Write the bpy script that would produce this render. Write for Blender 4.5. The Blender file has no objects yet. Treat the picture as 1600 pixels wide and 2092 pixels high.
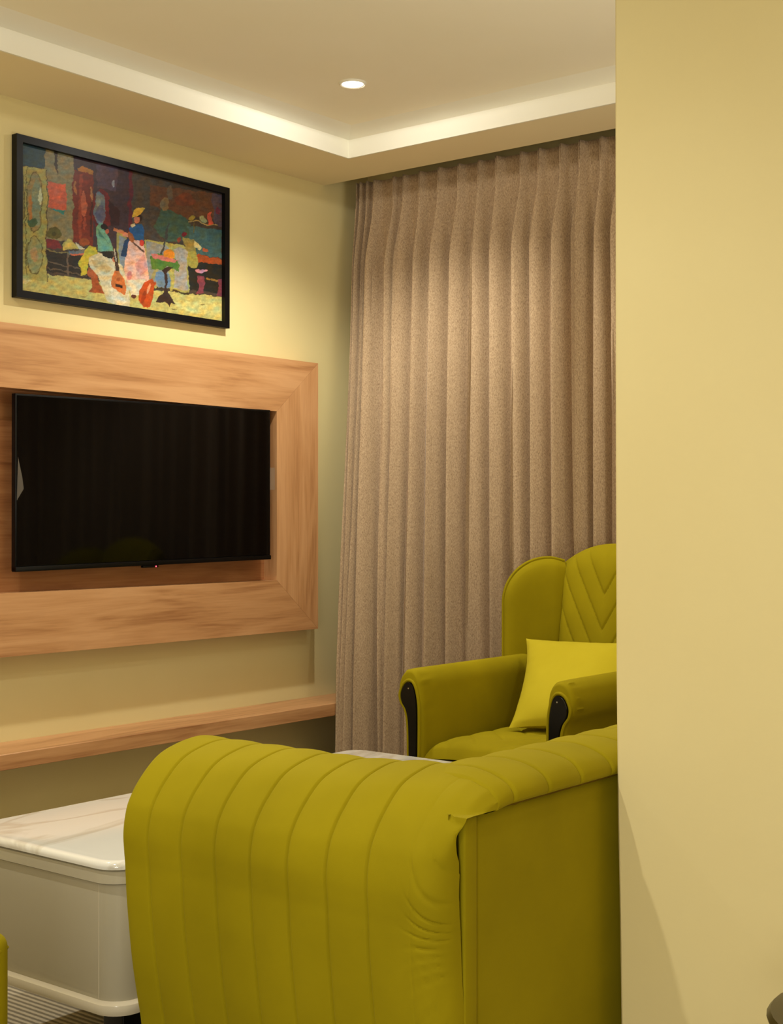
import bpy, bmesh, math, random
from mathutils import Vector, Matrix, noise
random.seed(7)
PI = math.pi
S = bpy.context.scene
COL = S.collection

# ------------------------------------------------------------------ camera
cam_d = bpy.data.cameras.new('camera'); cam = bpy.data.objects.new('camera', cam_d); COL.objects.link(cam)
cam.location = (0, 0, 1.1)
cam.rotation_euler = (math.radians(90.318), 0, math.radians(38.46))
cam_d.sensor_fit = 'VERTICAL'; cam_d.sensor_height = 36; cam_d.sensor_width = 27.5
cam_d.lens = 36 * 2883 / 2092
cam_d.clip_start = 0.02
S.camera = cam
# ------------------------------------------------------------------ view, world
S.view_settings.view_transform = 'Standard'
S.view_settings.look = 'None'
S.view_settings.gamma = 1
S.view_settings.exposure = 0.0
W = bpy.data.worlds.new('world'); S.world = W; W.use_nodes = True
W.node_tree.nodes['Background'].inputs[0].default_value = (1, .85, .6, 1)
W.node_tree.nodes['Background'].inputs[1].default_value = 0.05
CEIL = 2.561
SPOTS = [  # x, y, watts
    (-3.03, 3.606, 70), (-3.03, 1.75, 48), (-1.8, 0.9, 68), (-1.35, 3.45, 18), (-0.35, -0.4, 42)]
def add_spot(x, y, w, z=CEIL - 0.022):
    l = bpy.data.lights.new('downlight_beam', 'SPOT'); l.energy = w
    l.spot_size = math.radians(136); l.spot_blend = 0.55; l.shadow_soft_size = 0.03
    l.color = (1.0, .955, .85)
    o = bpy.data.objects.new('downlight_beam', l); COL.objects.link(o); o.location = (x, y, z)
    l = bpy.data.lights.new('downlight_spill', 'SPOT'); l.energy = w * .085      # wide light of the flush lens
    l.spot_size = math.radians(180); l.spot_blend = 0.0; l.shadow_soft_size = 0.02
    l.color = (1.0, .97, .90)
    o = bpy.data.objects.new('downlight_spill', l); COL.objects.link(o); o.location = (x, y, z)
for p in SPOTS: add_spot(*p)
# unseen area lights added as fill, not fixtures of the room
def area(name, loc, target, size, w, col):
    l = bpy.data.lights.new(name, 'AREA'); l.energy = w; l.size = size; l.color = col
    o = bpy.data.objects.new(name, l); COL.objects.link(o); o.location = loc
    o.rotation_euler = (Vector(target) - Vector(loc)).to_track_quat('-Z', 'Y').to_euler()
    return o
area('rear_fill', (0.6, -1.6, 1.9), (-1.8, 2.5, 2.0), 2.0, 18, (1, .955, .87))  # added soft frontal fill from behind the camera, not a real lamp
area('ceiling_fill', (0.5, -1.5, 0.8), (-2.0, 2.2, 2.6), 1.0, 40, (1, .96, .88))  # invented upward fill that brightens the ceiling and soffit
area('hidden_side_fill', (0.1, 3.0, 0.9), (-.1, 3.0, 2.6), 1.2, 46, (1, .96, .88))  # added upward fill hidden behind the stub wall, lifts ceiling bounce

# ------------------------------------------------------------------ materials
def lin(c):
    c = c / 255
    return c / 12.92 if c <= .04045 else ((c + .055) / 1.055) ** 2.4
def rgb(*c): return (lin(c[0]), lin(c[1]), lin(c[2]), 1)
def newmat(name):
    m = bpy.data.materials.new(name); m.use_nodes = True
    nt = m.node_tree; b = nt.nodes['Principled BSDF']
    return m, nt, b
def N(nt, t, **k):
    n = nt.nodes.new(t)
    for a, v in k.items():
        if a.startswith('i_'): n.inputs[a[2:].replace('_', ' ')].default_value = v
        else: setattr(n, a, v)
    return n
def ramp(nt, stops):
    r = nt.nodes.new('ShaderNodeValToRGB')
    e = r.color_ramp.elements
    e[0].position, e[0].color = stops[0]; e[1].position, e[1].color = stops[-1]
    for p, c in stops[1:-1]:
        x = e.new(p); x.color = c
    return r
def coords(nt, scale=(1, 1, 1), rot=(0, 0, 0)):
    t = N(nt, 'ShaderNodeTexCoord'); m = N(nt, 'ShaderNodeMapping')
    m.inputs['Scale'].default_value = scale; m.inputs['Rotation'].default_value = rot
    nt.links.new(t.outputs['Object'], m.inputs['Vector'])
    return m.outputs['Vector']
def noisy(name, c1, c2, scale=8, rough=.8, bump=0.0, bscale=200, stretch=(1, 1, 1), detail=4, spec=.3, sheen=0, stint=None, metallic=0, coat=0, bdist=.001):
    m, nt, b = newmat(name)
    v = coords(nt, stretch)
    n = N(nt, 'ShaderNodeTexNoise'); n.inputs['Scale'].default_value = scale; n.inputs['Detail'].default_value = detail
    nt.links.new(v, n.inputs['Vector'])
    r = ramp(nt, [(.3, c1), (.7, c2)])
    nt.links.new(n.outputs['Fac'], r.inputs['Fac']); nt.links.new(r.outputs['Color'], b.inputs['Base Color'])
    b.inputs['Roughness'].default_value = rough
    b.inputs['Specular IOR Level'].default_value = spec
    b.inputs['Metallic'].default_value = metallic
    b.inputs['Coat Weight'].default_value = coat
    if sheen:
        b.inputs['Sheen Weight'].default_value = sheen; b.inputs['Sheen Roughness'].default_value = .4
        b.inputs['Sheen Tint'].default_value = stint
    if bump:
        n2 = N(nt, 'ShaderNodeTexNoise'); n2.inputs['Scale'].default_value = bscale
        nt.links.new(v, n2.inputs['Vector'])
        bp = N(nt, 'ShaderNodeBump'); bp.inputs['Strength'].default_value = bump; bp.inputs['Distance'].default_value = bdist
        nt.links.new(n2.outputs['Fac'], bp.inputs['Height']); nt.links.new(bp.outputs['Normal'], b.inputs['Normal'])
    return m
M_WALL = noisy('cream_wall_paint', rgb(218, 202, 146), rgb(221, 206, 151), 3, .75, .12, 140)
M_CEIL = noisy('ceiling_paint', rgb(242, 234, 208), rgb(244, 236, 212), 3, .85)
M_SOFF = noisy('soffit_paint', rgb(234, 218, 176), rgb(236, 221, 180), 3, .85)
M_FASC = noisy('white_fascia_paint', rgb(236, 232, 214), rgb(239, 235, 218), 3, .7)
M_VELVET = noisy('olive_velvet', rgb(140, 126, 6), rgb(153, 138, 9), 5, .85, .15, 900, spec=.12, sheen=.18, stint=rgb(200, 190, 60))
M_VELVET_D = noisy('olive_velvet_seam', rgb(100, 78, 8), rgb(110, 88, 12), 5, .9, spec=.1)
M_PILLOW = noisy('lime_cushion_velvet', rgb(182, 166, 32), rgb(192, 176, 40), 5, .85, .12, 900, spec=.12, sheen=.2, stint=rgb(220, 210, 90))
M_BLACK = noisy('black_lacquer', rgb(5, 5, 6), rgb(8, 8, 9), 5, .25, spec=.3)
M_BLACKMAT = noisy('black_frame_paint', rgb(7, 7, 8), rgb(10, 10, 11), 5, .4, spec=.25)
M_SCREEN = noisy('television_glass', rgb(1, 2, 3), rgb(2, 3, 4), 5, .06, spec=.3)
M_BEZEL = noisy('television_bezel', rgb(5, 5, 6), rgb(7, 7, 8), 5, .35, spec=.25)
M_LAQ = noisy('beige_gloss_lacquer', rgb(186, 178, 154), rgb(189, 181, 157), 2, .12, spec=.5, coat=.3)
M_TRIM = noisy('pale_gloss_trim', rgb(212, 202, 178), rgb(215, 205, 181), 2, .15, spec=.5, coat=.3)
M_METAL = noisy('brushed_steel', rgb(200, 200, 195), rgb(210, 210, 205), 20, .25, metallic=1)
M_DARKOBJ = noisy('dark_brown_gloss', rgb(48, 38, 14), rgb(60, 48, 18), 5, .3, spec=.5)
M_TAPE = None
def clear_film():
    m, nt, b = newmat('clear_plastic_film')
    b.inputs['Base Color'].default_value = rgb(150, 140, 125); b.inputs['Roughness'].default_value = .15
    b.inputs['Alpha'].default_value = .22
    return m
M_TAPE = clear_film()
def wood(name, axis, c0, c1, c2):
    m, nt, b = newmat(name)
    sc = [9, 9, 9]; sc[axis] = .9
    v = coords(nt, sc)
    n = N(nt, 'ShaderNodeTexNoise'); n.inputs['Scale'].default_value = 1.6; n.inputs['Detail'].default_value = 5; n.inputs['Distortion'].default_value = 1.2
    nt.links.new(v, n.inputs['Vector'])
    sc2 = [160, 160, 160]; sc2[axis] = 6
    v2 = coords(nt, sc2)
    n2 = N(nt, 'ShaderNodeTexNoise'); n2.inputs['Scale'].default_value = 1; n2.inputs['Detail'].default_value = 3
    nt.links.new(v2, n2.inputs['Vector'])
    mx = N(nt, 'ShaderNodeMix'); mx.data_type = 'FLOAT'; mx.inputs[0].default_value = .25
    nt.links.new(n.outputs['Fac'], mx.inputs[2]); nt.links.new(n2.outputs['Fac'], mx.inputs[3])
    r = ramp(nt, [(.32, c0), (.47, c1), (.62, c2)])
    nt.links.new(mx.outputs[0], r.inputs['Fac']); nt.links.new(r.outputs['Color'], b.inputs['Base Color'])
    b.inputs['Roughness'].default_value = .42; b.inputs['Specular IOR Level'].default_value = .4
    return m
WC = (rgb(160, 110, 68), rgb(192, 142, 94), rgb(205, 156, 108))
M_WOODH = wood('oak_laminate_horizontal', 1, *WC)
M_WOODV = wood('oak_laminate_vertical', 2, *WC)
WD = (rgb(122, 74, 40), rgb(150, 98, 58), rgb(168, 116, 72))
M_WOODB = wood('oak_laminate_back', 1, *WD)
def marble():
    m, nt, b = newmat('white_marble')
    v = coords(nt, (1.6, .5, 1), (0, 0, .35))
    n = N(nt, 'ShaderNodeTexNoise'); n.inputs['Scale'].default_value = 3; n.inputs['Detail'].default_value = 6; n.inputs['Distortion'].default_value = 1.5
    nt.links.new(v, n.inputs['Vector'])
    r = ramp(nt, [(.0, rgb(226, 224, 214)), (.47, rgb(227, 225, 215)), (.52, rgb(206, 200, 184)), (.58, rgb(228, 226, 216)), (1, rgb(226, 224, 214))])
    nt.links.new(n.outputs['Fac'], r.inputs['Fac']); nt.links.new(r.outputs['Color'], b.inputs['Base Color'])
    b.inputs['Roughness'].default_value = .1; b.inputs['Coat Weight'].default_value = .3
    return m
M_MARBLE = marble()
def curtain_mat():
    m, nt, b = newmat('taupe_woven_curtain')
    v = coords(nt, (1, 1, .35))
    n = N(nt, 'ShaderNodeTexNoise'); n.inputs['Scale'].default_value = 420; n.inputs['Detail'].default_value = 3
    nt.links.new(v, n.inputs['Vector'])
    r = ramp(nt, [(.30, rgb(142, 118, 92)), (.52, rgb(178, 153, 122)), (.74, rgb(196, 172, 140))])
    nt.links.new(n.outputs['Fac'], r.inputs['Fac']); nt.links.new(r.outputs['Color'], b.inputs['Base Color'])
    b.inputs['Roughness'].default_value = .95; b.inputs['Specular IOR Level'].default_value = .1
    b.inputs['Sheen Weight'].default_value = .1
    bp = N(nt, 'ShaderNodeBump'); bp.inputs['Strength'].default_value = .2; bp.inputs['Distance'].default_value = .001
    nt.links.new(n.outputs['Fac'], bp.inputs['Height']); nt.links.new(bp.outputs['Normal'], b.inputs['Normal'])
    return m
M_CURT = curtain_mat()
def carpet():
    m, nt, b = newmat('striped_carpet')
    v = coords(nt, (1, 1, 1))
    w = N(nt, 'ShaderNodeTexWave'); w.wave_type = 'BANDS'; w.bands_direction = 'Y'
    w.inputs['Scale'].default_value = 19; w.inputs['Distortion'].default_value = .6; w.inputs['Detail'].default_value = 2; w.inputs['Detail Scale'].default_value = 4
    nt.links.new(v, w.inputs['Vector'])
    r = ramp(nt, [(.25, rgb(118, 110, 92)), (.7, rgb(182, 172, 148))])
    nt.links.new(w.outputs['Fac'], r.inputs['Fac']); nt.links.new(r.outputs['Color'], b.inputs['Base Color'])
    b.inputs['Roughness'].default_value = .95
    bp = N(nt, 'ShaderNodeBump'); bp.inputs['Strength'].default_value = .6; bp.inputs['Distance'].default_value = .004
    nt.links.new(w.outputs['Fac'], bp.inputs['Height']); nt.links.new(bp.outputs['Normal'], b.inputs['Normal'])
    return m
M_CARPET = carpet()
def emit(name, col, st):
    m, nt, b = newmat(name)
    b.inputs['Emission Color'].default_value = col; b.inputs['Emission Strength'].default_value = st
    b.inputs['Base Color'].default_value = col
    return m
M_LENS = emit('downlight_lens', (1, .97, .9, 1), 9)
M_LED = emit('red_led', (1, .05, .08, 1), 6)
def art_mat():
    m, nt, b = newmat('painted_canvas')
    a = N(nt, 'ShaderNodeVertexColor'); a.layer_name = 'paint'
    v = coords(nt, (1, 1, 1))
    n = N(nt, 'ShaderNodeTexNoise'); n.inputs['Scale'].default_value = 45; n.inputs['Detail'].default_value = 5; n.inputs['Distortion'].default_value = .8
    nt.links.new(v, n.inputs['Vector'])
    r = ramp(nt, [(.3, (.42, .42, .42, 1)), (.5, (.95, .95, .95, 1)), (.72, (1.55, 1.5, 1.4, 1))])
    nt.links.new(n.outputs['Fac'], r.inputs['Fac'])
    mx = N(nt, 'ShaderNodeMix'); mx.data_type = 'RGBA'; mx.blend_type = 'MULTIPLY'; mx.inputs[0].default_value = .25
    nt.links.new(a.outputs['Color'], mx.inputs[6]); nt.links.new(r.outputs['Color'], mx.inputs[7])
    nt.links.new(mx.outputs[2], b.inputs['Base Color'])
    b.inputs['Roughness'].default_value = .4; b.inputs['Specular IOR Level'].default_value = .25
    return m
M_ART = art_mat()

# ------------------------------------------------------------------ helpers
ORG = {}
def thing(name, label, cat, loc=(0, 0, 0), group=None):
    o = bpy.data.objects.new(name, None); COL.objects.link(o); o.location = loc
    o.empty_display_size = .1
    o['label'] = label; o['category'] = cat
    if group: o['group'] = group
    ORG[o.name] = Vector(loc)
    return o
def part(name, vf, mat, parent=None, smooth=True, label=None, mats=None):
    v, f = vf
    org = ORG[parent.name] if parent else Vector((0, 0, 0))
    me = bpy.data.meshes.new(name)
    me.from_pydata([Vector(p) - org for p in v], [], f)
    me.validate(); me.update()
    bm = bmesh.new(); bm.from_mesh(me); bmesh.ops.recalc_face_normals(bm, faces=bm.faces); bm.to_mesh(me); bm.free()
    me.materials.append(mat)
    if smooth:
        me.polygons.foreach_set('use_smooth', [True] * len(me.polygons))
        try: me.set_sharp_from_angle(angle=math.radians(38))
        except Exception: pass
    o = bpy.data.objects.new(name, me); COL.objects.link(o)
    if parent: o.parent = parent; ORG[o.name] = org
    if label: o['label'] = label
    return o
def struct(name, vf, mat, smooth=False):
    o = part(name, vf, mat, None, smooth); o['kind'] = 'structure'; return o
def join(*vfs):
    V, F = [], []
    for v, f in vfs:
        k = len(V); V += [Vector(p) for p in v]; F += [tuple(i + k for i in q) for q in f]
    return V, F
def box(x0, x1, y0, y1, z0, z1, bev=0, seg=3):
    bm = bmesh.new(); bmesh.ops.create_cube(bm, size=1)
    for v in bm.verts:
        v.co = Vector(((x0 + x1) / 2 + v.co.x * (x1 - x0), (y0 + y1) / 2 + v.co.y * (y1 - y0), (z0 + z1) / 2 + v.co.z * (z1 - z0)))
    if bev: bmesh.ops.bevel(bm, geom=bm.edges[:], offset=bev, segments=seg, profile=.5, affect='EDGES')
    r = [v.co.copy() for v in bm.verts], [tuple(v.index for v in f.verts) for f in bm.faces]
    bm.free(); return r
def grid(P, nu, nv, closed_u=False, closed_v=False):
    V = [P(i, j) for i in range(nu) for j in range(nv)]; F = []
    for i in range(nu if closed_u else nu - 1):
        for j in range(nv if closed_v else nv - 1):
            a, b = i, (i + 1) % nu; c, d = j, (j + 1) % nv
            F.append((a * nv + c, b * nv + c, b * nv + d, a * nv + d))
    return V, F
def loft(rings, cap=True):
    n = len(rings[0]); V = [p for r in rings for p in r]; F = []
    for i in range(len(rings) - 1):
        for j in range(n):
            k = (j + 1) % n
            F.append((i * n + j, i * n + k, (i + 1) * n + k, (i + 1) * n + j))
    if cap:
        F.append(tuple(range(n))[::-1]); b = (len(rings) - 1) * n
        F.append(tuple(range(b, b + n)))
    return V, F
def tube(pts, r, n=8):
    pts = [Vector(p) for p in pts]; rings = []
    up = None
    for i, p in enumerate(pts):
        t = (pts[min(i + 1, len(pts) - 1)] - pts[max(i - 1, 0)]).normalized()
        if up is None: up = t.orthogonal()
        up = (up - t * up.dot(t)).normalized(); s = t.cross(up)
        rr = r(i / (len(pts) - 1)) if callable(r) else r
        rings.append([p + (up * math.cos(2 * PI * k / n) + s * math.sin(2 * PI * k / n)) * rr for k in range(n)])
    return loft(rings)
def lathe(prof, c, n=40):
    rings = [[Vector((c[0] + r * math.cos(2 * PI * k / n), c[1] + r * math.sin(2 * PI * k / n), z)) for k in range(n)] for r, z in prof]
    return loft(rings)
def ss(a, b, x):
    t = max(0, min(1, (x - a) / (b - a))); return t * t * (3 - 2 * t)
def spline(pts, n):
    """Catmull-Rom through pts, n samples per span"""
    P = [Vector(p) for p in pts]; out = []
    for i in range(len(P) - 1):
        p0 = P[max(i - 1, 0)]; p1 = P[i]; p2 = P[i + 1]; p3 = P[min(i + 2, len(P) - 1)]
        for k in range(n):
            t = k / n
            out.append(.5 * ((2 * p1) + (p2 - p0) * t + (2 * p0 - 5 * p1 + 4 * p2 - p3) * t * t + (3 * p1 - p0 - 3 * p2 + p3) * t ** 3))
    out.append(P[-1]); return out

# ------------------------------------------------------------------ room shell
XL, YB, YO = -3.8, 4.62, 4.34
struct('floor', box(-3.9, 2.1, -2.6, 4.7, -.1, 0), M_CARPET)
struct('wall_left', box(-3.95, XL, -2.6, 4.7, 0, 2.75), M_WALL)
struct('wall_back', box(XL, 2.1, YB, YB + .1, 0, 2.75), M_WALL)
struct('wall_rear', box(XL, 2.1, -2.7, -2.6, 0, 2.75), M_WALL)
struct('wall_side', box(2.1, 2.2, -2.6, 4.7, 0, 2.75), M_WALL)
struct('ceiling', box(XL, 2.1, -2.6, 4.7, CEIL, CEIL + .1), M_CEIL)
# stub wall in the foreground, its edge flaring a little towards the floor
def stub():
    zs = [(0, -1.135), (.27, -1.1375), (.45, -1.140), (.62, -1.1435), (.85, -1.146), (1.2, -1.147), (CEIL, -1.1475)]
    rings = []
    for z, x in zs:
        rings.append([(x, 2.06, z), (x, 2.034, z), (x + .004, 2.03, z), (2.1, 2.03, z), (2.1, 2.2, z), (x, 2.2, z)])
    return loft(rings)
struct('wall_right', stub(), M_WALL)
# dropped border with white fascia and cornice
def L_ring(e_list):
    # section points as (kind, offset, z): kind 'o' = outer edge, 'i' = inner edge shifted inward by offset
    rings = []
    for (cx, cy) in ((0, -1), (1, 1), (2, 1)):
        r = []
        for kind, off, z in e_list:
            xi, yi = (-3.44 + off, 4.07 - off) if kind == 'i' else (XL, YO - off)
            if (cx, cy) == (0, -1): r.append((xi, -2.6, z))
            elif (cx, cy) == (1, 1): r.append((xi, yi, z))
            else: r.append((2.1, yi, z))
        rings.append(r)
    return loft(rings)
struct('trim_1', L_ring([('o', 0, 2.467), ('o', 0, CEIL), ('i', -.008, CEIL), ('i', -.008, 2.467)]), M_SOFF)
struct('trim_2', L_ring([('i', 0, 2.4665), ('i', 0, 2.535), ('i', .08, CEIL), ('i', -.008, CEIL), ('i', -.008, 2.4665)]), M_FASC)

# ------------------------------------------------------------------ wood surround, shelf
XF = -3.715
def mitre(a, b, c, d, x0, x1):   # quad in (y,z), extruded in x
    q = [a, b, c, d]
    return loft([[(x0, y, z) for y, z in q], [(x1, y, z) for y, z in q]])
t = thing('television_surround', 'wide oak laminate frame on the wall around the television', 'wall panel', (XL, 3.26, .666))
yo0, yo1, yi0, yi1 = 2.29, 4.208, 2.53, 3.969
zo0, zo1, zi0, zi1 = .668, 1.722, .868, 1.517
g = .0006
part('board', mitre((yo0, zo1), (yo1, zo1), (yi1, zi1), (yi0, zi1), XL+.001, XF), M_WOODH, t, False)
part('board', mitre((yo0, zo0), (yo1, zo0), (yi1, zi0), (yi0, zi0), XL+.001, XF), M_WOODH, t, False)
part('board', mitre((yo1, zo0 + g), (yo1, zo1 - g), (yi1, zi1 - g), (yi1, zi0 + g), XL+.001, XF), M_WOODV, t, False)
part('board', mitre((yo0, zo0 + g), (yo0, zo1 - g), (yi0, zi1 - g), (yi0, zi0 + g), XL+.001, XF), M_WOODV, t, False)
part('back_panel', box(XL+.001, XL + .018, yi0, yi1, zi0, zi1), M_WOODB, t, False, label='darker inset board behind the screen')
t = thing('wall_shelf', 'long thick oak laminate ledge low on the wall under the television', 'shelf', (XL, 2.0, .338))
part('ledge', box(XL, -3.592, -1.0, 4.42, .338, .386, .0015, 1), M_WOODH, t, False)

# ------------------------------------------------------------------ television
tv = thing('television', 'black flat television hanging slightly turned inside the oak frame', 'television', (-3.715, 3.34, .94))
tvL, tvR = Vector((-3.715, 2.761, 0)), Vector((-3.695, 3.913, 0))
ex = (tvR - tvL).normalized(); en = Vector((ex.y, -ex.x, 0))      # outward normal (+x)
roll = .0136
def tvp(a, h, d):   # a along width m, h height m, d depth m outward
    p = tvL + ex * a + en * d
    return Vector((p.x, p.y, .9365 + h + a * roll))
TW, TH = (tvR - tvL).length, .565
def tvbox(a0, a1, h0, h1, d0, d1, bev=0):
    v, f = box(a0, a1, h0, h1, d0, d1, bev, 2)
    return [tvp(p[0], p[1], p[2]) for p in v], f
part('housing', tvbox(0, TW, 0, TH, -.022, -.002, .001), M_BEZEL, tv)
part('screen', tvbox(.006, TW - .006, .016, TH - .006, -.002, 0), M_SCREEN, tv, False)
part('bottom_bezel', tvbox(0, TW, -.002, .0135, -.02, .003, .001), M_BEZEL, tv)
sh = part('sensor_housing', tvbox(.525, .595, -.010, -.002, -.014, .001, .002), M_BEZEL, tv)
part('standby_light', tvbox(.580, .584, -.0085, -.0045, .0008, .0018), M_LED, sh, False, label='red standby light')
part('wall_bracket', tvbox(.4, .7, .2, .4, -.066, -.02), M_BEZEL, tv, False)
def film(a, b, h0, h1):
    return join(tvbox(a, b, h0, h1, .0005, .0012))
part('protective_film', film(TW - .004, TW + .022, .262, .346), M_TAPE, tv, False, label='clear plastic film tab sticking out at the right edge')
v = [tvp(.004, .225, .001), tvp(.03, .262, .001), tvp(.024, .30, .001), tvp(.008, .362, .001)]
v2 = [p + en * .0006 for p in v]
part('protective_film', (v + v2, [(0, 1, 2, 3), (7, 6, 5, 4), (0, 1, 5, 4), (1, 2, 6, 5), (2, 3, 7, 6), (3, 0, 4, 7)]), M_TAPE, tv, False, label='torn clear film piece at the left edge')

# ------------------------------------------------------------------ framed picture
pic = thing('framed_painting', 'black framed painting of figures with lutes in a cluttered room', 'picture', (XL, 3.28, 1.82))
py0, py1, pz0, pz1 = 2.806, 3.771, 1.819, 2.347
xw, xf = XL, XL + .028
def frame_bars(y0, y1, z0, z1, w, x0, x1):
    out = []
    for q in ([(y0, z0), (y1, z0), (y1 - w, z0 + w), (y0 + w, z0 + w)], [(y0, z1), (y1, z1), (y1 - w, z1 - w), (y0 + w, z1 - w)],
              [(y0, z0), (y0, z1), (y0 + w, z1 - w), (y0 + w, z0 + w)], [(y1, z0), (y1, z1), (y1 - w, z1 - w), (y1 - w, z0 + w)]):
        out.append(loft([[(x0, a, b) for a, b in q], [(x1, a, b) for a, b in q]]))
    return join(*out)
fr = part('frame', frame_bars(py0, py1, pz0, pz1, .024, xw + .002, xf), M_BLACKMAT, pic, False)
# painted canvas: colour shapes laid out on the picture plane
def homography(src, dst):
    A, B = [], []
    for (x, y), (u, v) in zip(src, dst):
        A.append([x, y, 1, 0, 0, 0, -u * x, -u * y]); B.append(u)
        A.append([0, 0, 0, x, y, 1, -v * x, -v * y]); B.append(v)
    n = 8
    for i in range(n):
        p = max(range(i, n), key=lambda r: abs(A[r][i])); A[i], A[p] = A[p], A[i]; B[i], B[p] = B[p], B[i]
        for r in range(n):
            if r != i:
                k = A[r][i] / A[i][i]; A[r] = [a - k * b for a, b in zip(A[r], A[i])]; B[r] -= k * B[i]
    h = [B[i] / A[i][i] for i in range(n)] + [1]
    return lambda x, y: ((h[0] * x + h[1] * y + h[2]) / (h[6] * x + h[7] * y + 1), (h[3] * x + h[4] * y + h[5]) / (h[6] * x + h[7] * y + 1))
HM = homography([(147, 150), (1472, 470), (1468, 1332), (147, 1152)], [(0, 1), (1, 1), (1, 0), (0, 0)])
def ell(cx, cy, rx, ry, rot=0, n=18):
    c, s = math.cos(math.radians(rot)), math.sin(math.radians(rot))
    return [(cx + rx * math.cos(a) * c - ry * math.sin(a) * s, cy + rx * math.cos(a) * s + ry * math.sin(a) * c) for a in [2 * PI * k / n for k in range(n)]]
def line(x0, y0, x1, y1, w, w2=None):
    w2 = w2 or w
    d = math.hypot(x1 - x0, y1 - y0); nx, ny = -(y1 - y0) / d, (x1 - x0) / d
    return [(x0 + nx * w / 2, y0 + ny * w / 2), (x1 + nx * w2 / 2, y1 + ny * w2 / 2), (x1 - nx * w2 / 2, y1 - ny * w2 / 2), (x0 - nx * w / 2, y0 - ny * w / 2)]
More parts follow.
